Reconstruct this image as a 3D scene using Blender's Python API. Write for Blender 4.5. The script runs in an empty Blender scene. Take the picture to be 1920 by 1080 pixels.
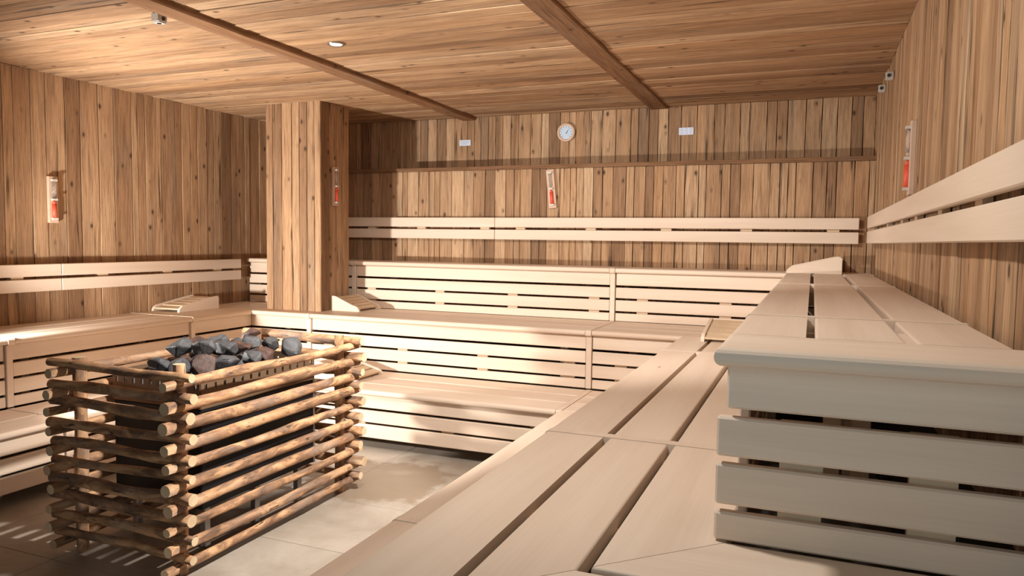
import bpy, bmesh, math, random
from mathutils import Vector, Matrix
R = random.Random(7)
PI = math.pi
sc = bpy.context.scene
COL = sc.collection

# ------------------------------------------------------------------ camera
f_px, yaw, pitch, roll = 1388.0, 0.3845, 0.0647, 0.0136
cd = bpy.data.cameras.new('camera'); cam = bpy.data.objects.new('camera', cd); COL.objects.link(cam)
cd.sensor_width = 36.0; cd.lens = 36.0 * f_px / 1920.0; cd.clip_start = 0.02
fw = Vector((-math.sin(yaw) * math.cos(pitch), math.cos(yaw) * math.cos(pitch), -math.sin(pitch)))
rt0 = Vector((math.cos(yaw), math.sin(yaw), 0)); up0 = rt0.cross(fw)
rt = rt0 * math.cos(roll) + up0 * math.sin(roll)
up = up0 * math.cos(roll) - rt0 * math.sin(roll)
M = Matrix((rt, up, -fw)).transposed().to_4x4(); M.translation = Vector((0, 0, 1.5618))
cam.matrix_world = M
sc.camera = cam

# ------------------------------------------------------------------ light and exposure
w = bpy.data.worlds.new('world'); sc.world = w; w.use_nodes = True
bgn = w.node_tree.nodes['Background']; bgn.inputs[0].default_value = (0.72, 0.93, 1.0, 1); bgn.inputs[1].default_value = 1.1
vs = sc.view_settings
vs.view_transform = 'Standard'; vs.look = 'None'; vs.gamma = 1.0; vs.use_curve_mapping = False; vs.exposure = 0.12

def spot(name, loc, target, power, col, size_deg, blend, radius):
    l = bpy.data.lights.new(name, 'SPOT'); l.energy = power; l.color = col
    l.spot_size = math.radians(size_deg); l.spot_blend = blend; l.shadow_soft_size = radius
    o = bpy.data.objects.new(name, l); COL.objects.link(o); o.location = loc
    o.rotation_euler = (Vector(target) - Vector(loc)).to_track_quat('-Z', 'Y').to_euler()
    return o
WARM = (1.0, 0.95, 0.88)
# strobe standing low on the left benches, aimed up at the pillar, the ceiling and the far benches
spot('strobe_light', (-4.70, 2.6, 0.98), (-2.7, 6.0, 2.35), 520, (1.0, 0.95, 0.88), 128, 0.7, 0.06)
# ceiling downlights just above the frame: one turned to the stove, one to the far benches; the third is an added fill
spot('unseen_ceiling_spot', (-0.95, 2.95, 2.70), (-2.7, 3.2, 0.35), 600, WARM, 52, 0.6, 0.05)
spot('unseen_ceiling_spot', (-1.5, 2.5, 2.70), (-1.6, 5.6, 0.8), 320, WARM, 90, 0.8, 0.05)
spot('unseen_ceiling_spot', (-1.0, 1.85, 2.70), (-0.1, 2.7, 0.9), 95, WARM, 130, 0.8, 0.06)  # unseen fill added to brighten the right seats and wall

# ------------------------------------------------------------------ materials
def new_mat(name):
    m = bpy.data.materials.new(name); m.use_nodes = True
    nt = m.node_tree; return m, nt, nt.nodes, nt.links, nt.nodes['Principled BSDF']

def plain(name, col, rough=0.5, metal=0.0, emit=None, estr=0.0, trans=0.0):
    m, nt, N, L, b = new_mat(name)
    b.inputs['Base Color'].default_value = (*col, 1); b.inputs['Roughness'].default_value = rough; b.inputs['Metallic'].default_value = metal
    b.inputs['Transmission Weight'].default_value = trans
    if emit: b.inputs['Emission Color'].default_value = (*emit, 1); b.inputs['Emission Strength'].default_value = estr
    return m

def ramp(N, stops):
    r = N.new('ShaderNodeValToRGB'); e = r.color_ramp.elements
    while len(e) < len(stops): e.new(0.5)
    for x, (p, c) in zip(e, stops): x.position = p; x.color = (*c, 1)
    return r
def coords(N, L, scale, rnd_amt=37.0):
    tc = N.new('ShaderNodeTexCoord'); oi = N.new('ShaderNodeObjectInfo')
    mul = N.new('ShaderNodeMath'); mul.operation = 'MULTIPLY'; mul.inputs[1].default_value = rnd_amt
    L.new(oi.outputs['Random'], mul.inputs[0])
    add = N.new('ShaderNodeVectorMath'); add.operation = 'ADD'
    L.new(tc.outputs['Object'], add.inputs[0]); L.new(mul.outputs[0], add.inputs[1])
    def scaled(s):
        mp = N.new('ShaderNodeVectorMath'); mp.operation = 'MULTIPLY'; mp.inputs[1].default_value = s
        L.new(add.outputs[0], mp.inputs[0]); return mp.outputs[0]
    return oi, scaled
def noise(N, L, vec, scale, detail=3, rough=0.55, dist=0.0):
    n = N.new('ShaderNodeTexNoise'); n.inputs['Scale'].default_value = scale; n.inputs['Detail'].default_value = detail
    n.inputs['Roughness'].default_value = rough; n.inputs['Distortion'].default_value = dist
    L.new(vec, n.inputs['Vector']); return n.outputs[0]
def mix(N, L, a, b, fac, mode='MIX'):
    m = N.new('ShaderNodeMix'); m.data_type = 'RGBA'; m.blend_type = mode
    for s, v in ((m.inputs['Factor'], fac), (m.inputs['A'], a), (m.inputs['B'], b)):
        if hasattr(v, 'default_value') or hasattr(v, 'is_linked'): L.new(v, s)
        elif isinstance(v, tuple): s.default_value = (*v, 1)
        else: s.default_value = v
    return m.outputs['Result']

def old_wood(name, stops, crack=0.8):
    m, nt, N, L, b = new_mat(name)
    oi, S = coords(N, L, 1)
    base = ramp(N, stops); base.color_ramp.interpolation = 'LINEAR'; L.new(oi.outputs['Random'], base.inputs[0])
    # broad bands along the grain
    broad = ramp(N, [(0.30, (0.66, 0.60, 0.55)), (0.50, (1.0, 0.99, 0.97)), (0.70, (1.22, 1.24, 1.24))])
    L.new(noise(N, L, S((0.8, 11, 11)), 1.0, 5, 0.62, 0.9), broad.inputs[0])
    c = mix(N, L, base.outputs[0], broad.outputs[0], 0.85, 'MULTIPLY')
    # grey weathering
    gm = ramp(N, [(0.55, (0, 0, 0)), (0.75, (0.55, 0.55, 0.55))]); L.new(noise(N, L, S((0.7, 5, 5)), 1.3, 3), gm.inputs[0])
    c = mix(N, L, c, (0.235, 0.18, 0.135), gm.outputs[0])
    # fine fibre
    fib = ramp(N, [(0.36, (0.50, 0.44, 0.40)), (0.56, (1.06, 1.06, 1.06))]); fn = noise(N, L, S((4.5, 110, 110)), 1.0, 4, 0.7)
    L.new(fn, fib.inputs[0]); c = mix(N, L, c, fib.outputs[0], 0.6, 'MULTIPLY')
    # long drying cracks
    cr = ramp(N, [(0.60, (0, 0, 0)), (0.66, (1, 1, 1))]); L.new(noise(N, L, S((1.1, 34, 34)), 1.0, 2, 0.5, 0.3), cr.inputs[0])
    cm = ramp(N, [(0.48, (0, 0, 0)), (0.62, (1, 1, 1))]); L.new(noise(N, L, S((1.6, 3.0, 3.0)), 1.3, 2), cm.inputs[0])
    cf = mix(N, L, cr.outputs[0], cm.outputs[0], 1.0, 'MULTIPLY')
    cfm = mix(N, L, (0, 0, 0), cf, crack)
    c = mix(N, L, c, (0.055, 0.033, 0.02), cfm)
    # knots
    vo = N.new('ShaderNodeTexVoronoi'); vo.inputs['Scale'].default_value = 1.0; vo.inputs['Randomness'].default_value = 1.0
    L.new(S((4.6, 8.0, 0.0)), vo.inputs['Vector'])
    kr = ramp(N, [(0.062, (0.9, 0.9, 0.9)), (0.10, (0.35, 0.35, 0.35)), (0.17, (0, 0, 0))]); L.new(vo.outputs['Distance'], kr.inputs[0])
    c = mix(N, L, c, (0.06, 0.032, 0.018), kr.outputs[0])
    L.new(c, b.inputs['Base Color']); b.inputs['Roughness'].default_value = 0.72; b.inputs['Specular IOR Level'].default_value = 0.25
    bp = N.new('ShaderNodeBump'); bp.inputs['Strength'].default_value = 0.35; bp.inputs['Distance'].default_value = 0.004
    hgt = mix(N, L, fib.outputs[0], (0, 0, 0), cfm); L.new(hgt, bp.inputs['Height']); L.new(bp.outputs[0], b.inputs['Normal'])
    return m

def pale_wood(name, c0, c1, grain=0.25):
    m, nt, N, L, b = new_mat(name)
    oi, S = coords(N, L, 1)
    base = ramp(N, [(0.0, c0), (1.0, c1)]); L.new(oi.outputs['Random'], base.inputs[0])
    g1 = ramp(N, [(0.3, (0.86, 0.80, 0.74)), (0.65, (1.04, 1.04, 1.04))]); L.new(noise(N, L, S((0.7, 9, 9)), 1.0, 3, 0.5, 0.5), g1.inputs[0])
    c = mix(N, L, base.outputs[0], g1.outputs[0], grain * 2, 'MULTIPLY')
    g2 = ramp(N, [(0.3, (0.88, 0.85, 0.82)), (0.6, (1.02, 1.02, 1.02))]); fn = noise(N, L, S((3.0, 150, 150)), 1.0, 2); L.new(fn, g2.inputs[0])
    c = mix(N, L, c, g2.outputs[0], grain, 'MULTIPLY')
    vo = N.new('ShaderNodeTexVoronoi'); vo.inputs['Scale'].default_value = 1.0; L.new(S((1.3, 5.0, 0.0)), vo.inputs['Vector'])
    kr = ramp(N, [(0.02, (0.8, 0.8, 0.8)), (0.045, (0, 0, 0))]); L.new(vo.outputs['Distance'], kr.inputs[0])
    c = mix(N, L, c, (0.36, 0.20, 0.09), kr.outputs[0])
    L.new(c, b.inputs['Base Color']); b.inputs['Roughness'].default_value = 0.5; b.inputs['Specular IOR Level'].default_value = 0.3
    bp = N.new('ShaderNodeBump'); bp.inputs['Strength'].default_value = 0.05; bp.inputs['Distance'].default_value = 0.001
    L.new(fn, bp.inputs['Height']); L.new(bp.outputs[0], b.inputs['Normal'])
    return m

OLD_STOPS = [(0.0, (0.26, 0.15, 0.083)), (0.10, (0.31, 0.18, 0.10)), (0.16, (0.36, 0.215, 0.12)), (0.34, (0.43, 0.26, 0.145)), (0.40, (0.50, 0.325, 0.195)), (0.62, (0.47, 0.29, 0.165)), (0.68, (0.56, 0.385, 0.24)), (0.86, (0.46, 0.27, 0.145)), (1.0, (0.41, 0.26, 0.155))]
M_OLD = old_wood('weathered_plank_wood', OLD_STOPS)
M_BEAM = old_wood('beam_wood', [(0.0, (0.21, 0.108, 0.052)), (1.0, (0.27, 0.14, 0.07))], 0.5)
M_BENCH = pale_wood('pale_bench_wood', (0.735, 0.585, 0.465), (0.79, 0.655, 0.53))
M_BATTEN = pale_wood('batten_wood', (0.66, 0.49, 0.33), (0.70, 0.53, 0.36))
M_TIMERW = pale_wood('timer_board_wood', (0.62, 0.44, 0.33), (0.64, 0.46, 0.34))
M_BACKING = plain('dark_backing', (0.035, 0.02, 0.012), 0.9)

def bark_mat():
    m, nt, N, L, b = new_mat('debarked_log_wood')
    oi, S = coords(N, L, 1)
    r = ramp(N, [(0.32, (0.11, 0.062, 0.038)), (0.46, (0.27, 0.145, 0.078)), (0.56, (0.52, 0.29, 0.145)), (0.72, (0.66, 0.45, 0.27))])
    L.new(noise(N, L, S((5.0, 16, 16)), 1.0, 5, 0.65, 0.8), r.inputs[0])
    g = ramp(N, [(0.5, (0, 0, 0)), (0.7, (0.6, 0.6, 0.6))]); L.new(noise(N, L, S((3, 7, 7)), 1.2, 2), g.inputs[0])
    c = mix(N, L, r.outputs[0], (0.29, 0.22, 0.175), g.outputs[0])
    sp = ramp(N, [(0.62, (0, 0, 0)), (0.70, (1, 1, 1))]); L.new(noise(N, L, S((9, 40, 40)), 1.0, 3), sp.inputs[0])
    c = mix(N, L, c, (0.07, 0.04, 0.026), sp.outputs[0])
    L.new(c, b.inputs['Base Color']); b.inputs['Roughness'].default_value = 0.75
    bp = N.new('ShaderNodeBump'); bp.inputs['Strength'].default_value = 0.5; bp.inputs['Distance'].default_value = 0.004
    L.new(noise(N, L, S((6, 50, 50)), 1.0, 4), bp.inputs['Height']); L.new(bp.outputs[0], b.inputs['Normal'])
    return m
M_LOG = bark_mat()
M_LOGEND = pale_wood('log_end_grain', (0.62, 0.47, 0.30), (0.72, 0.57, 0.38), 0.5)

def stone_mat(name, a, b_):
    m, nt, N, L, b = new_mat(name)
    oi, S = coords(N, L, 1)
    r = ramp(N, [(0.3, a), (0.7, b_)]); n = noise(N, L, S((1, 1, 1)), 22, 6, 0.7); L.new(n, r.inputs[0])
    L.new(r.outputs[0], b.inputs['Base Color']); b.inputs['Roughness'].default_value = 0.6
    bp = N.new('ShaderNodeBump'); bp.inputs['Strength'].default_value = 0.7; bp.inputs['Distance'].default_value = 0.006
    L.new(noise(N, L, S((1, 1, 1)), 45, 5, 0.7), bp.inputs['Height']); L.new(bp.outputs[0], b.inputs['Normal'])
    return m
M_STONE_G = stone_mat('grey_stone', (0.035, 0.035, 0.038), (0.125, 0.125, 0.132))
M_STONE_R = stone_mat('red_stone', (0.04, 0.024, 0.02), (0.15, 0.08, 0.062))

def tile_mat():
    m, nt, N, L, b = new_mat('floor_stone')
    tc = N.new('ShaderNodeTexCoord'); ge = N.new('ShaderNodeNewGeometry'); oi = N.new('ShaderNodeObjectInfo')
    P = ge.outputs['Position']
    r = ramp(N, [(0.3, (0.25, 0.205, 0.16)), (0.5, (0.33, 0.28, 0.23)), (0.7, (0.40, 0.35, 0.295))]); L.new(noise(N, L, P, 2.2, 6, 0.65, 0.4), r.inputs[0])
    t = ramp(N, [(0, (0.93, 0.93, 0.93)), (1, (1.05, 1.04, 1.03))]); L.new(oi.outputs['Random'], t.inputs[0])
    c = mix(N, L, r.outputs[0], t.outputs[0], 1.0, 'MULTIPLY')
    # damp stain beside the stove
    dv = N.new('ShaderNodeVectorMath'); dv.operation = 'DISTANCE'; L.new(P, dv.inputs[0]); dv.inputs[1].default_value = (-2.5, 4.05, 0)
    ns = noise(N, L, P, 5.0, 4, 0.6); ad = N.new('ShaderNodeMath'); ad.operation = 'MULTIPLY_ADD'; L.new(ns, ad.inputs[0]); ad.inputs[1].default_value = 0.7; L.new(dv.outputs['Value'], ad.inputs[2])
    st = ramp(N, [(0.72, (0.8, 0.8, 0.8)), (0.80, (0, 0, 0))]); L.new(ad.outputs[0], st.inputs[0])
    c = mix(N, L, c, (0.21, 0.15, 0.10), st.outputs[0])
    L.new(c, b.inputs['Base Color']); b.inputs['Roughness'].default_value = 0.55
    bp = N.new('ShaderNodeBump'); bp.inputs['Strength'].default_value = 0.15; bp.inputs['Distance'].default_value = 0.003
    L.new(noise(N, L, P, 30, 4), bp.inputs['Height']); L.new(bp.outputs[0], b.inputs['Normal'])
    return m
M_TILE = tile_mat()
M_GROUT = plain('floor_grout', (0.30, 0.27, 0.235), 0.9)
M_CASE = plain('black_stove_metal', (0.014, 0.014, 0.018), 0.45, 0.3)
M_RIM = plain('bronze_stove_rim', (0.20, 0.125, 0.075), 0.45, 0.35)
M_STEEL = plain('steel', (0.5, 0.5, 0.5), 0.3, 0.9)
M_WHITE = plain('white_plastic', (0.62, 0.58, 0.52), 0.45)
M_PLATE = plain('white_plate', (0.62, 0.68, 0.82), 0.35)
M_INK = plain('grey_print', (0.28, 0.33, 0.52), 0.6)
M_DARK = plain('dark_plastic', (0.03, 0.03, 0.03), 0.4)
M_DIAL = plain('dial_face', (0.55, 0.68, 0.82), 0.3)
M_RED = plain('red_sand', (0.78, 0.10, 0.05), 0.5)
M_GLASS = plain('clear_glass', (0.95, 0.97, 0.97), 0.05, 0.0, None, 0, 0.9)
M_LAMP = plain('lamp_glow', (1, 1, 1), 0.5, 0, (1.0, 0.95, 0.85), 6.0)
M_CHROME = plain('chrome_ring', (0.45, 0.40, 0.34), 0.3, 0.9)

# ------------------------------------------------------------------ helpers
def link(name, me, mats, parent=None, mw=None):
    o = bpy.data.objects.new(name, me); COL.objects.link(o)
    for m in (mats if isinstance(mats, (list, tuple)) else [mats]):
        if m.name not in [x.name for x in me.materials if x]: me.materials.append(m)
    if mw is not None: o.matrix_world = mw
    if parent is not None:
        o.parent = parent
        pl = parent
        if mw is not None:
            o.matrix_parent_inverse = Matrix.Identity(4)
            o.matrix_basis = world_of(pl).inverted() @ mw
    return o
def world_of(o):
    m = o.matrix_basis.copy()
    return world_of(o.parent) @ m if o.parent else m
def thing(name, label, cat, loc, group=None, rot=None):
    o = bpy.data.objects.new(name, None); COL.objects.link(o); o.empty_display_size = 0.1
    o.location = loc
    if rot: o.rotation_euler = rot
    o['label'] = label; o['category'] = cat
    if group: o['group'] = group
    return o
def struct(o): o['kind'] = 'structure'; return o
def finish(bm, name, smooth=False):
    bmesh.ops.recalc_face_normals(bm, faces=bm.faces)
    me = bpy.data.meshes.new(name); bm.to_mesh(me); bm.free()
    if smooth:
        for p in me.polygons: p.use_smooth = True
    return me

def prism(name, poly, z0, z1, th, mat, parent, chamfer=0.003, nose=None, nose_r=0.018, edges=False):
    """board from a world XY outline, extruded z0..z1; local X runs along the board (th = its heading)"""
    cx = sum(p[0] for p in poly) / len(poly); cy = sum(p[1] for p in poly) / len(poly); cz = (z0 + z1) / 2
    c, s = math.cos(th), math.sin(th)
    loc = [((x - cx) * c + (y - cy) * s, -(x - cx) * s + (y - cy) * c) for x, y in poly]
    bm = bmesh.new(); h = (z1 - z0) / 2
    lo = [bm.verts.new((x, y, -h)) for x, y in loc]; hi = [bm.verts.new((x, y, h)) for x, y in loc]
    n = len(loc)
    bm.faces.new(lo[::-1]); bm.faces.new(hi)
    for i in range(n): bm.faces.new((lo[i], lo[(i + 1) % n], hi[(i + 1) % n], hi[i]))
    if nose is not None:
        es = []
        for k in nose:
            i, j = k, (k + 1) % n
            for ring in (lo, hi):
                e = bm.edges.get((ring[i], ring[j]))
                if e: es.append(e)
        bmesh.ops.bevel(bm, geom=es, offset=nose_r, segments=4, profile=0.5, affect='EDGES')
    elif chamfer and edges:      # soft long edges on top
        es = [bm.edges.get((hi[i], hi[(i + 1) % n])) for i in (0, 2)]
        bmesh.ops.bevel(bm, geom=es, offset=chamfer, segments=3, profile=0.5, affect='EDGES')
    elif chamfer:
        bmesh.ops.bevel(bm, geom=list(bm.edges), offset=chamfer, segments=1, profile=0.5, affect='EDGES')
    me = finish(bm, name)
    mw = Matrix.Translation((cx, cy, cz)) @ Matrix.Rotation(th, 4, 'Z')
    return link(name, me, mat, parent, mw)
def rect(x0, y0, x1, y1): return [(x0, y0), (x1, y0), (x1, y1), (x0, y1)]

def bm_box(bm, x0, y0, z0, x1, y1, z1, mi=0):
    v = [bm.verts.new(p) for p in ((x0,y0,z0),(x1,y0,z0),(x1,y1,z0),(x0,y1,z0),(x0,y0,z1),(x1,y0,z1),(x1,y1,z1),(x0,y1,z1))]
    for f in ((3,2,1,0),(4,5,6,7),(0,1,5,4),(1,2,6,5),(2,3,7,6),(3,0,4,7)):
        bm.faces.new([v[i] for i in f]).material_index = mi
def bm_cyl(bm, p0, p1, r0, r1=None, n=12, mi=0, cap=0):
    p0, p1 = Vector(p0), Vector(p1); r1 = r0 if r1 is None else r1
    d = (p1 - p0).normalized(); a = d.orthogonal().normalized(); b = d.cross(a)
    A = []; B = []
    for i in range(n):
        t = 2 * PI * i / n; q = a * math.cos(t) + b * math.sin(t)
        A.append(bm.verts.new(p0 + q * r0)); B.append(bm.verts.new(p1 + q * r1))
    for i in range(n): 
        fc = bm.faces.new((A[i], A[(i+1) % n], B[(i+1) % n], B[i])); fc.material_index = mi; fc.smooth = True
    bm.faces.new(A[::-1]).material_index = cap; bm.faces.new(B).material_index = cap

def plank(parent, width, length, thick, mw, mat=None, wob=0.0034, name='plank', segs=7):
    """rough plank: local X its length, Y its width, Z out of the wall"""
    mat = mat or M_OLD
    bm = bmesh.new(); rings = []
    for i in range(segs + 1):
        x = -length / 2 + length * i / segs
        a = -width / 2 + R.uniform(0, wob) ; b = width / 2 - R.uniform(0, wob); t = thick + R.uniform(-0.0015, 0.0015)
        prof = ((a, 0), (a, t - .002), (a + .0025, t), (b - .0025, t), (b, t - .002), (b, 0))
        rings.append([bm.verts.new((x, y, z)) for y, z in prof])
    for r0, r1 in zip(rings, rings[1:]):
        for k in range(5): bm.faces.new((r0[k], r1[k], r1[k+1], r0[k+1]))
    bm.faces.new(rings[0]); bm.faces.new(rings[-1][::-1])
    return link(name, finish(bm, name), mat, parent, mw)
def frame(o, xdir, zdir):
    x = Vector(xdir).normalized(); z = Vector(zdir).normalized(); y = z.cross(x)
    m = Matrix((x, y, z)).transposed().to_4x4(); m.translation = Vector(o); return m
def plank_run(parent, a0, a1, place, wmin, wmax, length, tmin=0.019, tmax=0.0245, gap=0.0014):
    a = a0
    while a < a1 - 0.02:
        wd = min(R.uniform(wmin, wmax), a1 - a)
        if a1 - a - wd < 0.04: wd = a1 - a
        g = gap if R.random() < .8 else gap * 2.2
        plank(parent, wd - g, length, R.uniform(tmin, tmax), place(a + wd / 2))
        a += wd

# ------------------------------------------------------------------ dimensions (metres)
XR, YB, YB2, XL, H = 0.4345, 6.42, 6.70, -5.36, 2.762
H1, H2, H3 = 0.45, 0.90, 1.342
ZL = 2.215
YF = 0.8
T = 0.022

def slab(name, x0, y0, z0, x1, y1, z1, mat):
    bm = bmesh.new(); cx, cy, cz = (x0+x1)/2, (y0+y1)/2, (z0+z1)/2
    bm_box(bm, x0-cx, y0-cy, z0-cz, x1-cx, y1-cy, z1-cz)
    return struct(link(name, finish(bm, name), mat, None, Matrix.Translation((cx, cy, cz))))

# floor of stone tiles
floor = slab('floor', XL - .1, -0.6, -0.12, XR + .1, YB2 + .1, -0.004, M_GROUT)
TX, TY, X00, Y00 = 0.62, 0.62, -2.087 - 5 * 0.62, 1.15
for i in range(-1, 9):
    for j in range(0, 7):
        x0, y0 = X00 + i * TX, Y00 + j * TY
        x1, y1 = min(x0 + TX, -0.75), min(y0 + TY, 5.3); x0 = max(x0, -4.75)
        if x1 - x0 < .05 or y1 - y0 < .05: continue
        prism('tile', rect(x0 + .0015, y0 + .0015, x1 - .0015, y1 - .0015), -0.004, 0.0, 0, M_TILE, floor, 0.001)

# walls: dark backing with one plank after another
wall_back = slab('wall_back', XL - .1, YB + T, 0, XR + .1, YB2 + .12, ZL, M_BACKING)
plank_run(wall_back, XL, XR, lambda a: frame((a, YB + T, (0.9 + ZL) / 2), (0, 0, 1), (0, -1, 0)), 0.055, 0.135, ZL - 0.9)
wall_up = slab('wall_back_upper', XL - .1, YB2 + T, ZL, XR + .1, YB2 + .12, H + .03, M_BACKING)
plank_run(wall_up, XL, XR, lambda a: frame((a, YB2 + T, (ZL + H) / 2), (0, 0, 1), (0, -1, 0)), 0.06, 0.15, H - ZL)
wall_left = slab('wall_left', XL - .15, -0.6, 0, XL - T, YB2 + .12, H + .03, M_BACKING)
plank_run(wall_left, YF, YB2, lambda a: frame((XL - T, a, (0.5 + H) / 2), (0, 0, 1), (1, 0, 0)), 0.06, 0.18, H - 0.5)
wall_right = slab('wall_right', XR + T, -0.6, 0, XR + .15, YB2 + .12, H + .03, M_BACKING)
plank_run(wall_right, YF, YB2, lambda a: frame((XR + T, a, (0.9 + H) / 2), (0, 0, 1), (-1, 0, 0)), 0.055, 0.13, H - 0.9)
ceiling = slab('ceiling', XL - .15, -0.6, H + T, XR + .15, YB2 + .12, H + .14, M_BACKING)
# unseen front wall, added closed on the left to dim that side, glazed opening (left open) on the right
wall_front_unseen = slab('wall_front_unseen', XL - .15, -0.72, 0, -1.7, -0.6, H + .03, M_BEAM)
BAYS = ((XL, -3.245), (-3.135, -1.385), (-1.245, XR))
for x0, x1 in BAYS:
    plank_run(ceiling, YF, YB2, lambda a: frame(((x0 + x1) / 2, a, H + T), (1, 0, 0), (0, 0, -1)), 0.07, 0.19, x1 - x0)
def beam(name, x0, x1, dz):
    bm = bmesh.new(); n = 24; rings = []
    ym = (YF + YB2) / 2
    for i in range(n + 1):
        y = YF + (YB2 - YF) * i / n; a = x0 + R.uniform(-.004, .004); b = x1 + R.uniform(-.004, .004); z = H - dz + R.uniform(-.003, .003)
        pr = ((a, H + T), (a, z + .008), (a + .008, z), (b - .008, z), (b, z + .008), (b, H + T))
        rings.append([bm.verts.new((y - ym, -(q[0] - (x0 + x1) / 2), q[1] - H)) for q in pr])
    for r0, r1 in zip(rings, rings[1:]):
        for k in range(5): bm.faces.new((r0[k], r1[k], r1[k+1], r0[k+1]))
    bm.faces.new(rings[0]); bm.faces.new(rings[-1][::-1])
    return struct(link(name, finish(bm, name), M_BEAM, None, Matrix.Translation(((x0 + x1) / 2, ym, H)) @ Matrix.Rotation(PI / 2, 4, 'Z')))
beam('trim_1', -3.262, -3.112, 0.030)
beam('trim_2', -1.395, -1.235, 0.016)
# ledge board where the upper wall steps back
ledge = plank(None, YB2 - YB + 0.02, XR - XL, 0.035, frame(((XL + XR) / 2, (YB + YB2) / 2 - .01, ZL), (1, 0, 0), (0, 0, 1)), M_BEAM, 0.003, 'trim_3', 20)
struct(ledge)

# ------------------------------------------------------------------ pillar
PX0, PX1, PY0, PY1 = -4.65, -4.05, 5.465, 5.90
pil = thing('pillar', 'square pillar clad in old brown planks standing on the middle bench', 'pillar', ((PX0 + PX1) / 2, (PY0 + PY1) / 2, H2))
bm = bmesh.new(); bm_box(bm, -.3 + T, -.2175 + T, 0, .3 - T, .2175 - T, H - H2)
link('core', finish(bm, 'core'), M_BACKING, pil, Matrix.Translation(((PX0 + PX1) / 2, (PY0 + PY1) / 2, H2)))
zc = (H2 + H) / 2; LP = H - H2
plank_run(pil, PX0, PX1, lambda a: frame((a, PY0 + T, zc), (0, 0, 1), (0, -1, 0)), 0.075, 0.12, LP, .020, .023)
plank_run(pil, PX0 + T, PX1 - T, lambda a: frame((a, PY1 - T, zc), (0, 0, 1), (0, 1, 0)), 0.09, 0.13, LP, .020, .023)
plank_run(pil, PY0 + T, PY1, lambda a: frame((PX1 - T, a, zc), (0, 0, 1), (1, 0, 0)), 0.085, 0.12, LP, .020, .023)
plank_run(pil, PY0 + T, PY1, lambda a: frame((PX0 + T, a, zc), (0, 0, 1), (-1, 0, 0)), 0.085, 0.12, LP, .020, .023)

# ------------------------------------------------------------------ benches
SLATS_HIGH = [(.042, .143), (.161, .249), (.266, .357), (.374, .440)]
SLATS_LOW = [(.042, .140), (.158, .246), (.263, .360)]
OV = 0.032      # how far the seat nosing stands out over the riser
def bench(label, side, front, depth, ztop, u0, u1, boards, battens=(), divs=(), slats=SLATS_HIGH, group='sauna bench units', m0=None, m1=None, riser=True, bars=True, rim=None):
    """side: 'back' faces -Y, 'right' faces -X, 'left' faces +X.  u runs along the bench.
    m0/m1: (u at front, u at back) for mitred ends; divs: u centres of divider strips with post."""
    if side == 'back': W = lambda u, v: (u, front + v); th = 0.0
    elif side == 'right': W = lambda u, v: (front + v, u); th = PI / 2
    else: W = lambda u, v: (front - v, u); th = PI / 2
    m0 = m0 or (u0, u0); m1 = m1 or (u1, u1)
    A = lambda v: m0[0] + (m0[1] - m0[0]) * v / depth
    B = lambda v: m1[0] + (m1[1] - m1[0]) * v / depth
    bx, by = W((u0 + u1) / 2, depth / 2)
    t = thing('sauna_bench', label, 'bench', (bx, by, 0 if ztop < .5 else ztop - .442), group)
    e = 0.0015
    for k, (v0, v1) in enumerate(boards):
        poly = [W(A(v0) + e, v0), W(B(v0) - e, v0), W(B(v1) - e, v1), W(A(v1) + e, v1)]
        prism('seat_board', poly, ztop - .040, ztop, th, M_BENCH, t, nose=(0,) if k == 0 else None, chamfer=0.007, edges=True)
    if riser:
        zs = []
        for k, (d0, d1) in enumerate(slats):
            v0 = OV + (.006 if k == 0 else 0); v1 = OV + .026
            poly = [W(A(v0) + e, v0), W(B(v0) - e, v0), W(B(v1) - e, v1), W(A(v1) + e, v1)]
            prism('fascia_board' if k == 0 else 'riser_slat', poly, ztop - d1, ztop - d0, th, M_BENCH, t, chamfer=0.004)
        zlow = ztop - slats[-1][1]
        for c in battens:
            prism('batten', [W(c - .045, OV + .026), W(c + .045, OV + .026), W(c + .045, OV + .05), W(c - .045, OV + .05)], zlow, ztop - .165, th, M_BATTEN, t, 0)
        for c in (u0 + min(.25, (u1 - u0) * .3), u1 - min(.25, (u1 - u0) * .3)):
            prism('support_leg', [W(c - .03, OV + .25), W(c + .03, OV + .25), W(c + .03, OV + .30), W(c - .03, OV + .30)], 0 if ztop < .5 else ztop - .442, ztop - .075, th, M_BATTEN, t, 0)
    if bars:
        n = max(2, int((u1 - u0) / .7)); lo, hi = max(A(0), A(depth)), min(B(0), B(depth))
        for k in range(n):
            c = lo + .06 + (hi - lo - .12) * k / (n - 1)
            prism('crossbar', [W(c - .02, OV + .03), W(c + .02, OV + .03), W(c + .02, depth - .01), W(c - .02, depth - .01)], ztop - .075, ztop - .0405, th, M_BATTEN, t, 0)
    for c in divs:
        prism('divider_strip', [W(c - .022, -.002), W(c + .022, -.002), W(c + .022, depth), W(c - .022, depth)], ztop - .045, ztop + .0015, th, M_BENCH, t, nose=(0,), nose_r=.016)
        if riser:
            zl = ztop - slats[-1][1]
            prism('divider_post', [W(c - .021, OV - .010), W(c + .021, OV - .010), W(c + .021, OV + .03), W(c - .021, OV + .03)], zl, ztop - .045, th, M_BENCH, t, 0.003)
    return t
def three(d, g=0.018):
    wd = (d - 2 * g) / 3
    return [(k * (wd + g), k * (wd + g) + wd) for k in range(3)]

Y1, Y2, Y3 = 4.57, 5.2685, 5.965
X1, X2, X3 = -1.5065, -0.842, -0.183
L2, L1 = -4.653, -4.13
D1 = Y2 + OV - Y1; D2 = Y3 + OV - Y2; D3 = YB - .012 - Y3
B3 = [(0, .215), (.233, D3)]
S = .024
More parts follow.
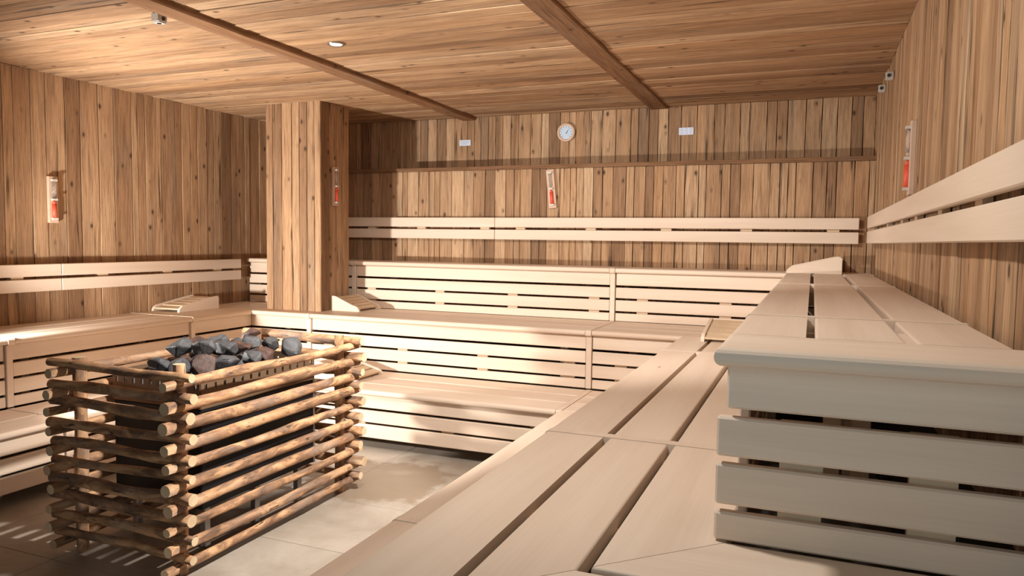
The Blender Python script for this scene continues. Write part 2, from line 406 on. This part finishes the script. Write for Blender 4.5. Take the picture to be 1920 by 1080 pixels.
# back, top tier
bench('top bench unit on the back wall, left of and behind the plank pillar', 'back', Y3, D3, H3, XL + .035, -4.06 - S, B3, (-5.05, -4.40))
bench('long top bench unit on the back wall, right of the pillar, beneath the backrest', 'back', Y3, D3, H3, -4.06 + S, -1.525 - S, B3, (-3.88, -3.15, -2.43, -1.69), (-4.06,))
bench('top bench unit of the back wall running into the right rear corner', 'back', Y3, D3, H3, -1.525 + S, XR - .012, B3, (-1.28, -.62), (-1.525,))
# back, middle tier
bench('middle bench unit on the back wall, carrying the plank pillar', 'back', Y2, D2, H2, L2, -4.05 - S, three(D2), (-4.35,), m0=(L2, XL + .012))
bench('long middle bench unit on the back wall, headrest beside pillar on it', 'back', Y2, D2, H2, -4.05 + S, -1.518 - S, three(D2), (-3.87, -3.13, -2.40, -1.68), (-4.05,))
bench('short middle bench unit at the right end of the back wall', 'back', Y2, D2, H2, -1.518 + S, X3 + OV, three(D2), (-1.28,), (-1.518,))
# back, lowest tier
bench('lowest bench unit on the back wall, mostly hidden behind the stove', 'back', Y1, D1, H1, L1, -4.0 - S, three(D1), (), slats=SLATS_LOW, m0=(L1, L2 - OV))
bench('long lowest bench unit on the back wall, just above the floor right of the stove', 'back', Y1, D1, H1, -4.0 + S, X1 - S, three(D1), (-3.8, -3.08, -2.35, -1.7), (-4.0,), slats=SLATS_LOW)
bench('small lowest bench unit in the right rear corner', 'back', Y1, D1, H1, X1 + S, X2 + OV, three(D1), (), (X1,), slats=SLATS_LOW)
# right, top tier (the near end is closed with slats facing the camera)
DR3 = XR - .022 - X3
BR3 = [(0, .176), (.197, .388), (.411, DR3)]
YE = 1.60
r3a = bench('top bench unit on the right wall nearest the camera with slatted end', 'right', X3, DR3, H3, YE + .262, 2.41 - .024, BR3, (), (2.41,), riser=True)
bench('long top bench unit midway along the right wall', 'right', X3, DR3, H3, 2.41 + .024, 4.40 - .024, BR3, (2.8, 3.5, 4.1), (4.40,))
bench('top bench unit on the right wall, reaching into the rear corner', 'right', X3, DR3, H3, 4.40 + .024, Y3 - .002, BR3, (4.8, 5.5))
# near end of the right top tier
en = thing('bench_end_panel', 'pale slatted end panel of the top right bench facing the camera', 'bench end', ((X3 + XR) / 2, YE + .06, H2))
prism('end_board', rect(X3 - .002, YE, XR - .004, YE + .26), H3 - .042, H3, 0, M_BENCH, en, nose=(0, 3), nose_r=.019)
EY = YE + .062
for k, (d0, d1) in enumerate(SLATS_HIGH):
    prism('fascia_board' if k == 0 else 'riser_slat', rect(X3 + (.020 if k == 0 else .002), EY + (.006 if k == 0 else 0), XR - .004, EY + .028), H3 - d1 + (.002 if k == 3 else 0), H3 - d0, 0, M_BENCH, en, 0.005)
for c in (-.006, .245):
    prism('batten', rect(c - .044, EY + .028, c + .044, EY + .052), H2, H3 - .165, 0, M_BATTEN, en, 0)
prism('gap_filler', rect(.207, YE + .262, .225, YE + .49), H3 - .04, H3 - .003, PI / 2, M_BENCH, r3a, 0)
for c in (.06, .125):
    prism('support_leg', rect(c - .02, EY + .30, c + .02, EY + .34), H2, H3 - .042, 0, M_BATTEN, r3a, 0)
# right, middle tier with mitred return in front of the end panel
DR2 = X3 + OV - X2
BR2 = [(0, .209), (.232, .425), (.448, DR2)]
YM0, YM1 = 1.055, EY + .004     # mitre: front corner / inner corner
bench('middle bench unit on the right nearest the camera with mitred end', 'right', X2, DR2, H2, 1.3, 2.43 - .024, BR2, (), (2.43,), m0=(YM1 - DR2, YM1))
bench('long middle bench unit on the right between two pale cross strips', 'right', X2, DR2, H2, 2.43 + .024, 4.555 - .024, BR2, (2.9, 3.6, 4.2), (4.555,))
bench('far middle bench unit on the right with a headrest on it', 'right', X2, DR2, H2, 4.555 + .024, Y2 - .002, BR2, (4.9,))
bench('middle bench return across the lower right corner, meeting a mitre joint', 'back', YM1 - DR2, DR2, H2, X3, XR - .012, BR2, (), m0=(X2, X2 + DR2))
# right, lowest tier
DR1 = X2 + OV - X1
bench('near lowest bench unit on the right, its edge along the floor', 'right', X1, DR1, H1, 0.9, 2.51 - .024, three(DR1), (), (2.51,), slats=SLATS_LOW)
bench('far lowest bench unit on the right, ending at the back benches', 'right', X1, DR1, H1, 2.51 + .024, Y1 - .002, three(DR1), (3.2, 3.9), slats=SLATS_LOW)
# left, middle and lowest tiers
DL2 = L2 - XL - .012
bench('middle bench unit on the left wall in the rear corner, with a mitre', 'left', L2, DL2, H2, 4.61 + S, 5.5, three(DL2), (5.0,), m1=(Y2, Y3 + OV))
bench('middle bench unit on the left wall carrying a wooden headrest', 'left', L2, DL2, H2, 3.11 + S, 4.61 - S, three(DL2), (3.45, 4.2), (4.61,))
bench('middle bench unit at the left picture edge', 'left', L2, DL2, H2, 1.4, 3.11 - S, three(DL2), (2.0, 2.7), (3.11,))
DL1 = L1 - L2 + OV
BL1 = [(0, .25), (.268, DL1)]
bench('lowest bench unit on the left wall behind the stove', 'left', L1, DL1, H1, 3.11 + S, 4.4, BL1, (3.5, 4.2), (3.11,), slats=SLATS_LOW, m1=(Y1, Y2 + OV))
bench('lowest bench unit at the left picture edge', 'left', L1, DL1, H1, 1.4, 3.11 - S, BL1, (1.9, 2.6), slats=SLATS_LOW)

# ------------------------------------------------------------------ backrests
def backrest(label, side, plane, u0, u1, zb, blocks, stand=.055):
    if side == 'back': W = lambda u, v: (u, plane - v); th = 0.0
    elif side == 'right': W = lambda u, v: (plane - v, u); th = PI / 2
    else: W = lambda u, v: (plane + v, u); th = PI / 2
    bx, by = W((u0 + u1) / 2, .04)
    t = thing('backrest', label, 'backrest', (bx, by, zb), 'sauna backrests')
    for z0, z1 in ((zb, zb + .091), (zb + .112, zb + .202)):
        prism('backrest_board', [W(u0, stand), W(u1, stand), W(u1, stand + .03), W(u0, stand + .03)], z0, z1, th, M_BENCH, t, 0.004)
    for c in blocks:
        prism('spacer_block', [W(c - .045, .005), W(c + .045, .005), W(c + .045, stand), W(c - .045, stand)], zb + .02, zb + .18, th, M_BATTEN, t, 0)
    return t
backrest('long two-board backrest across the back wall, right of its joint', 'back', YB, -2.745, 0.328, 1.566, (-2.50, -1.83, -1.165, -.51, .145))
backrest('short two-board backrest on the back wall beside the pillar', 'back', YB, -4.60, -2.749, 1.566, (-4.1, -3.535, -2.86))
backrest('two-board backrest running along the right wall towards the camera', 'right', XR, 1.0, 6.20, 1.572, (6.0, 4.9, 4.14, 3.6, 2.95, 2.3, 1.6), .03)
backrest('two-board backrest on the left wall above the headrest', 'left', XL, 3.924, 5.83, 1.135, (4.3, 4.95, 5.55))
backrest('two-board backrest on the left wall at the picture edge', 'left', XL, 1.6, 3.920, 1.135, (3.6, 2.9, 2.2))

# ------------------------------------------------------------------ headrests
def headrest(label, loc, rot, length=.44, width=.36, high=.125):
    """local X: from the low end (0) to the high end, local Y: its width"""
    mwt = Matrix.Translation(loc) @ Matrix.Rotation(rot, 4, 'Z')
    t = thing('headrest', label, 'headrest', loc, 'wooden headrests', (0, 0, rot))
    prof = [(0, 0), (length, 0), (length, high - .012), (length - .012, high), (length - .05, high - .004), (.075, .058), (.04, .05), (.014, .034), (.002, .014)]
    for y in (-width / 2, width / 2 - .022):
        bm = bmesh.new()
        a = [bm.verts.new((x, 0, z)) for x, z in prof]; b = [bm.verts.new((x, .022, z)) for x, z in prof]
        bm.faces.new(a); bm.faces.new(b[::-1]); n = len(a)
        for i in range(n): bm.faces.new((a[i], b[i], b[(i+1) % n], a[(i+1) % n]))
        link('side_plate', finish(bm, 'side_plate'), M_BENCH, t, mwt @ Matrix.Translation((0, y, 0)))
    sl = math.atan2(high - .064, length - .125); n = 5; hw = .44 * (length - .10) / 4
    for k in range(n):
        x = .05 + (length - .10) * k / (n - 1); z = .046 + (x - .075) * math.tan(sl) if x > .075 else .036
        bm = bmesh.new(); bm_box(bm, -(width - .046) / 2, -hw, -.006, (width - .046) / 2, hw, .006)
        link('slat', finish(bm, 'slat'), M_BATTEN, t, mwt @ Matrix.Translation((x, 0, z - .006)) @ Matrix.Rotation(-sl, 4, 'Y') @ Matrix.Rotation(PI / 2, 4, 'Z'))
    return t
headrest('slatted wooden headrest on the left wall bench', (-5.185, 4.80, H2 + .001), PI / 2, .46, .32, .115)
headrest('slatted wooden headrest beside the plank pillar on the middle bench', (-3.735, 5.775, H2 + .001), PI, .30, .36, .135)
headrest('pale wooden headrest in the right rear corner on the top bench', (-.180, 6.14, H3 + .001), 0, .385, .38, .125)
headrest('slatted wooden headrest half hidden behind the right top bench', (-.50, 5.03, H2 + .001), PI / 2, .46, .34, .12)
headrest('wooden headrest on the lowest back bench, peeking out behind the stove', (-3.22, 4.98, H1 + .001), PI, .40, .38, .14)

# ------------------------------------------------------------------ sand timers
def sand_timer(label, origin, out, tilt=0.0):
    """origin: wall point at the board's lower middle; out: wall normal"""
    mw = frame(origin, Vector((0, 0, 1)).cross(Vector(out)), Vector((out)))   # local X sideways, Y up, Z out
    mw = mw @ Matrix.Rotation(tilt, 4, 'Z')
    t = bpy.data.objects.new('sand_timer', None); COL.objects.link(t); t.matrix_world = mw; t.empty_display_size = .05
    t['label'] = label; t['category'] = 'sand timer'; t['group'] = 'sauna sand timers'
    hgt, wd = .35, .075
    bm = bmesh.new(); bm_box(bm, -wd/2, 0, 0.001, wd/2, hgt, .026)
    bmesh.ops.bevel(bm, geom=list(bm.edges), offset=.003, segments=1, affect='EDGES')
    link('back_board', finish(bm, 'back_board'), M_TIMERW, t, mw)
    zc = .029
    for y in (.03, .175, .32):
        bm = bmesh.new(); bm_box(bm, -.02, y - .007, .026, .02, y + .007, zc + .017); link('clamp', finish(bm, 'clamp'), M_WHITE, t, mw)
    bm = bmesh.new(); bm_cyl(bm, (0, .182, zc), (0, .20, zc), .005, .015); bm_cyl(bm, (0, .20, zc), (0, .312, zc), .015)
    link('upper_glass', finish(bm, 'upper_glass'), M_GLASS, t, mw)
    bm = bmesh.new(); bm_cyl(bm, (0, .037, zc), (0, .145, zc), .0165); bm_cyl(bm, (0, .145, zc), (0, .166, zc), .0165, .006)
    link('red_sand', finish(bm, 'red_sand'), M_RED, t, mw)
    return t
sand_timer('sand timer with red sand on the left plank wall', (XL, 3.915, 1.645), (1, 0, 0))
sand_timer('slightly tilted sand timer on the back wall under the ledge', (-2.20, YB, 1.855), (0, -1, 0), 0.10)
sand_timer('sand timer on the shaded side of the pillar', (PX1, 5.66, 1.85), (1, 0, 0))
sand_timer('sand timer on the right wall seen edge on', (XR, 4.0, 1.80), (-1, 0, 0))

# ------------------------------------------------------------------ thermometer, plates, sensors, downlight
def wallframe(origin, out): return frame(origin, Vector((0, 0, 1)).cross(Vector(out)), Vector(out))
mw = wallframe((-2.178, YB2, 2.574), (0, -1, 0))
t = bpy.data.objects.new('thermometer', None); COL.objects.link(t); t.matrix_world = mw; t.empty_display_size = .05
t['label'] = 'round wooden thermometer with pale blue dial high on the back wall'; t['category'] = 'thermometer'
bm = bmesh.new(); prof = [(.0, .001), (.088, .001), (.088, .022), (.082, .03), (.068, .03), (.062, .02), (0, .02)]
rings = []
for r, z in prof[1:-1]: rings.append([bm.verts.new((r * math.cos(2*PI*i/32), r * math.sin(2*PI*i/32), z)) for i in range(32)])
for a, b in zip(rings, rings[1:]):
    for i in range(32): bm.faces.new((a[i], a[(i+1)%32], b[(i+1)%32], b[i])).smooth = True
bm.faces.new(rings[0])
link('rim', finish(bm, 'rim'), M_TIMERW, t, mw)
bm = bmesh.new(); bm_cyl(bm, (0, 0, .012), (0, 0, .0205), .064, n=32); dial = link('dial', finish(bm, 'dial'), M_DIAL, t, mw)
bm = bmesh.new()
for k in range(11):
    a = math.radians(225 - 27 * k); c, s = math.cos(a), math.sin(a)
    q = [(c*.046 - s*.002, s*.046 + c*.002), (c*.058 - s*.002, s*.058 + c*.002), (c*.058 + s*.002, s*.058 - c*.002), (c*.046 + s*.002, s*.046 - c*.002)]
    lo = [bm.verts.new((x, y, .0206)) for x, y in q]; bm.faces.new(lo)
link('scale_marks', finish(bm, 'scale_marks'), M_DARK, dial, mw)
bm = bmesh.new(); q = [(-.004, -.012), (.004, -.012), (.03, .038)]
lo = [bm.verts.new((x, y, .0215)) for x, y in q]; hi = [bm.verts.new((x, y, .023)) for x, y in q]
bm.faces.new(lo[::-1]); bm.faces.new(hi)
for i in range(3): bm.faces.new((lo[i], lo[(i+1)%3], hi[(i+1)%3], hi[i]))
link('needle', finish(bm, 'needle'), M_DARK, dial, mw)

def plate(label, origin, wd, ht, rows):
    mw = wallframe(origin, (0, -1, 0))
    t = bpy.data.objects.new('notice_plate', None); COL.objects.link(t); t.matrix_world = mw; t['label'] = label; t['category'] = 'sign'; t['group'] = 'small notice plates'
    bm = bmesh.new(); bm_box(bm, -wd/2, -ht/2, .001, wd/2, ht/2, .008); bmesh.ops.bevel(bm, geom=list(bm.edges), offset=.002, segments=1, affect='EDGES')
    pn = link('panel', finish(bm, 'panel'), M_PLATE, t, mw)
    bm = bmesh.new()
    for y, segs in rows:
        for a, b in segs: bm_box(bm, a, y - .0022, .0075, b, y + .0022, .0085)
    link('print_lines', finish(bm, 'print_lines'), M_INK, pn, mw)
plate('small white plate on the upper back wall near the pillar', (-3.232, YB2, 2.517), .125, .058, [(.008, [(-.045, .045)]), (-.010, [(-.045, .03)])])
plate('small white plate with printed rows right of the thermometer', (-1.071, YB2, 2.541), .128, .064, [(y, [(-.055, -.02), (-.012, .018), (.026, .055)]) for y in (.020, .007, -.007, -.020)])

def sensor(label, mw, ht=.05, wd=.045, dp=.05):
    t = bpy.data.objects.new('sensor', None); COL.objects.link(t); t.matrix_world = mw; t['label'] = label; t['category'] = 'sensor'; t['group'] = 'small white sensors'
    bm = bmesh.new(); bm_box(bm, -wd/2, -ht/2, .001, wd/2, ht/2, dp); bmesh.ops.bevel(bm, geom=list(bm.edges), offset=.006, segments=2, affect='EDGES')
    h = link('housing', finish(bm, 'housing'), M_WHITE, t, mw)
    bm = bmesh.new(); bm_cyl(bm, (wd/2 - .002, 0, dp*.6), (wd/2 + .004, 0, dp*.6), .011); bm_cyl(bm, (-wd/2 - .004, 0, dp*.6), (-wd/2 + .002, 0, dp*.6), .011); bm_cyl(bm, (0, 0, dp - .002), (0, 0, dp + .003), .012)
    link('vent', finish(bm, 'vent'), M_DARK, h, mw)
sensor('small white sensor high on the right wall, nearer the rear corner', wallframe((XR, 5.85, 2.655), (-1, 0, 0)))
sensor('small white sensor high on the right wall, nearer the camera', wallframe((XR, 5.28, 2.625), (-1, 0, 0)))
sensor('small white sensor on the ceiling beside the left beam', frame((-3.325, 3.07, H), (1, 0, 0), (0, 0, -1)), .06, .06, .055)

dl = thing('downlight', 'round recessed downlight glowing in the plank ceiling', 'ceiling light', (-2.782, 3.914, H - .004))
bm = bmesh.new(); rings = []
for r, z in ((.052, .004), (.052, -.004), (.046, -.007), (.038, -.004), (.034, .003)): rings.append([bm.verts.new((r*math.cos(2*PI*i/28), r*math.sin(2*PI*i/28), z)) for i in range(28)])
for a, b in zip(rings, rings[1:]):
    for i in range(28): bm.faces.new((a[i], b[i], b[(i+1)%28], a[(i+1)%28])).smooth = True
link('ring', finish(bm, 'ring'), M_CHROME, dl, Matrix.Translation(dl.location))
bm = bmesh.new(); bm_cyl(bm, (0, 0, -.0035), (0, 0, .002), .036, n=24); link('lamp_disc', finish(bm, 'lamp_disc'), M_LAMP, dl, Matrix.Translation(dl.location))
spot('downlight_light', (-2.782, 3.914, H - .03), (-2.782, 4.1, 0), 25, WARM, 80, .7, .035)

# ------------------------------------------------------------------ stove, log guard, stones
SX0, SX1, SY0, SY1 = -3.30, -2.72, 2.72, 3.60
st = thing('sauna_stove', 'black metal sauna stove inside the log guard', 'stove', ((SX0+SX1)/2, (SY0+SY1)/2, 0))
def abox(name, x0, y0, z0, x1, y1, z1, mat, parent, ch=.003):
    bm = bmesh.new(); cx, cy, cz = (x0+x1)/2, (y0+y1)/2, (z0+z1)/2
    bm_box(bm, x0-cx, y0-cy, z0-cz, x1-cx, y1-cy, z1-cz)
    if ch: bmesh.ops.bevel(bm, geom=list(bm.edges), offset=ch, segments=1, affect='EDGES')
    return link(name, finish(bm, name), mat, parent, Matrix.Translation((cx, cy, cz)))
cas = abox('casing', SX0, SY0, .22, SX1, SY1, .72, M_CASE, st, .006)
abox('casing_seam', SX1 - .001, SY1 - .012, .22, SX1 + .004, SY1 + .003, .72, M_STEEL, cas, 0)
for x in (SX0 + .06, SX1 - .06):
    for y in (SY0 + .08, (SY0 + SY1) / 2, SY1 - .08):
        abox('leg', x - .018, y - .018, 0, x + .018, y + .018, .22, M_STEEL, st)
# open rim with a row of slots along its lower edge
RZ0, RZ1 = .72, .87
def rim_side(x0, y0, x1, y1):
    bm = bmesh.new(); dx, dy = x1 - x0, y1 - y0; ln = math.hypot(dx, dy); th = math.atan2(dy, dx); n = round(ln / .061); p = ln / n
    bm_box(bm, -ln/2, -.004, RZ0 - .78, ln/2, .004, .813 - .78); bm_box(bm, -ln/2, -.004, .840 - .78, ln/2, .004, RZ1 - .78)
    for k in range(n + 1):
        a = -ln/2 + p * k; bm_box(bm, max(a - p/2 + .008, -ln/2), -.004, .813 - .78, min(a + p/2 - .008, ln/2), .004, .840 - .78)
    link('slotted_rim', finish(bm, 'slotted_rim'), M_RIM, st, Matrix.Translation(((x0+x1)/2, (y0+y1)/2, .78)) @ Matrix.Rotation(th, 4, 'Z'))
rim_side(SX0, SY0, SX1, SY0); rim_side(SX1, SY0, SX1, SY1); rim_side(SX1, SY1, SX0, SY1); rim_side(SX0, SY1, SX0, SY0)
abox('tray', SX0 + .01, SY0 + .01, .70, SX1 - .01, SY1 - .01, .755, M_CASE, st, 0)

GX0, GX1, GY0, GY1 = -3.345, -2.605, 2.475, 3.82      # log axes
lg = thing('log_guard', 'guard rail of stacked thin logs around the sauna stove', 'guard rail', ((GX0+GX1)/2, (GY0+GY1)/2, 0))
def log(name, p0, p1, r0, bend=.012, n=14, segs=14):
    p0, p1 = Vector(p0), Vector(p1); d = p1 - p0; ln = d.length; x = d.normalized()
    z = Vector((0, 0, 1)) if abs(x.z) < .9 else Vector((1, 0, 0)); y = z.cross(x).normalized(); z = x.cross(y)
    m = Matrix((x, y, z)).transposed().to_4x4(); m.translation = (p0 + p1) / 2
    bm = bmesh.new(); rings = []
    ph1, ph2 = R.uniform(0, 6), R.uniform(0, 6); b1, b2 = R.uniform(-bend, bend), R.uniform(-bend, bend); tap = R.uniform(-.12, .12)
    knot = R.uniform(.2, .8)
    for i in range(segs + 1):
        s = i / segs; env = math.sin(PI * s)
        oy = b1 * env * math.sin(ph1 + 3 * s); oz = b2 * env * math.sin(ph2 + 4 * s)
        rr = r0 * (1 + tap * (s - .5)) * (1 + .07 * math.sin(ph2 + 11 * s)) * (1 + .16 * math.exp(-((s - knot) / .05) ** 2))
        rings.append([bm.verts.new((ln * (s - .5), oy + rr * math.cos(2*PI*k/n) * (1 + .05*math.sin(3*k + ph1)), oz + rr * math.sin(2*PI*k/n))) for k in range(n)])
    for a, b in zip(rings, rings[1:]):
        for k in range(n):
            fc = bm.faces.new((a[k], b[k], b[(k+1) % n], a[(k+1) % n])); fc.smooth = True
    for ring in (rings[0], rings[-1]):
        f2 = bm.faces.new(ring); f2.material_index = 1
        r = bmesh.ops.inset_individual(bm, faces=[f2], thickness=r0 * .12, depth=0)
    return link(name, finish(bm, name), [M_LOG, M_LOGEND], lg, m)
for x, y in ((GX0 + .05, GY0 + .05), (GX1 - .05, GY0 + .05), (GX1 - .05, GY1 - .05), (GX0 + .05, GY1 - .05)):
    log('post', (x, y, 0), (x + R.uniform(-.006, .006), y, .965 + R.uniform(-.01, .02)), .030, .006)
NR = 10
for k in range(NR):
    zf = .100 + .0922 * k; zs = .058 + .093 * k
    u = lambda a: R.uniform(-a, a)
    log('rail', (GX0 - .075 + u(.02), GY0, zf + u(.012)), (GX1 + .08 + u(.015), GY0, zf + u(.004)), .0245 + u(.004))
    log('rail', (GX0 - .075 + u(.02), GY1, zf + u(.012)), (GX1 + .08 + u(.015), GY1, zf + u(.006)), .0240 + u(.004))
    log('rail', (GX1, GY0 - .08 + u(.015), zs + u(.004)), (GX1, GY1 + .08 + u(.02), zs + u(.008)), .0245 + u(.0035))
    log('rail', (GX0, GY0 - .08 + u(.015), zs + u(.006)), (GX0, GY1 + .08 + u(.02), zs + u(.008)), .0245 + u(.0035))

ORD = ['first', 'second', 'third', 'fourth', 'fifth', 'sixth']
def stone(x, y, z, s, red, where):
    bm = bmesh.new(); pts = []
    ax = (R.uniform(.95, 1.15), R.uniform(.85, 1.1), R.uniform(.75, 1.0))
    for i in range(17):
        v = Vector((R.gauss(0, 1), R.gauss(0, 1), R.gauss(0, 1))).normalized() * R.uniform(.88, 1.05)
        pts.append(bm.verts.new((v.x * ax[0] * s, v.y * ax[1] * s, v.z * ax[2] * s)))
    r = bmesh.ops.convex_hull(bm, input=pts)
    bmesh.ops.delete(bm, geom=list({g for g in r['geom_interior'] + r['geom_unused'] if isinstance(g, bmesh.types.BMVert)}), context='VERTS')
    bmesh.ops.bevel(bm, geom=list(bm.edges), offset=s * .06, segments=1, affect='EDGES')
    o = link('sauna_stone', finish(bm, 'sauna_stone'), M_STONE_R if red else M_STONE_G, None, Matrix.Translation((x, y, z)) @ Matrix.Rotation(R.uniform(0, 6), 4, 'Z'))
    o['label'] = ('reddish brown' if red else 'blue-grey') + ' sauna stone, ' + where
    o['category'] = 'stone'; o['group'] = 'sauna stones heaped on the stove'
heap = []
def layer(z, x0, x1, y0, y1, nx, ny, s, name, rows):
    for i in range(nx):
        for j in range(ny):
            x = x0 + (x1 - x0) * (i + .5) / nx + R.uniform(-.012, .012); y = y0 + (y1 - y0) * (j + .5) / ny + R.uniform(-.012, .012)
            heap.append([x, y, z, s * R.uniform(.82, 1.15), (len(heap) % 3) == 1, f'{ORD[j]} from the front, {rows[i]} row, {name} layer of the heap'])
layer(.815, SX0 + .03, SX1 - .03, SY0 + .03, SY1 - .03, 4, 6, .057, 'lowest', ['outer left', 'inner left', 'inner right', 'outer right'])
layer(.905, SX0 + .03, SX1 - .03, SY0 + .14, SY1 - .07, 3, 5, .072, 'middle', ['left', 'centre', 'right'])
layer(1.0, SX0 + .10, SX1 - .10, SY0 + .24, SY1 - .10, 2, 5, .070, 'top', ['left', 'right'])
for it in range(150):                       # settle the heap: push stones apart, keep them inside the tray
    for a in heap: a[2] -= .0006
    for p in range(len(heap)):
        A = heap[p]
        for q in range(p):
            B = heap[q]; dx, dy, dz = A[0] - B[0], A[1] - B[1], A[2] - B[2]
            d = math.sqrt(dx * dx + dy * dy + dz * dz) or 1e-4; m = (A[3] + B[3]) * .97 - d
            if m > 0:
                f = .5 * m / d
                A[0] += dx * f; A[1] += dy * f; A[2] += dz * f; B[0] -= dx * f; B[1] -= dy * f; B[2] -= dz * f
        r = A[3]
        A[2] = max(A[2], .757 + r * .85)
        if A[2] < .90:
            A[0] = min(max(A[0], SX0 + .01 + r), SX1 - .01 - r); A[1] = min(max(A[1], SY0 + .01 + r), SY1 - .01 - r)
for a in heap: stone(*a)
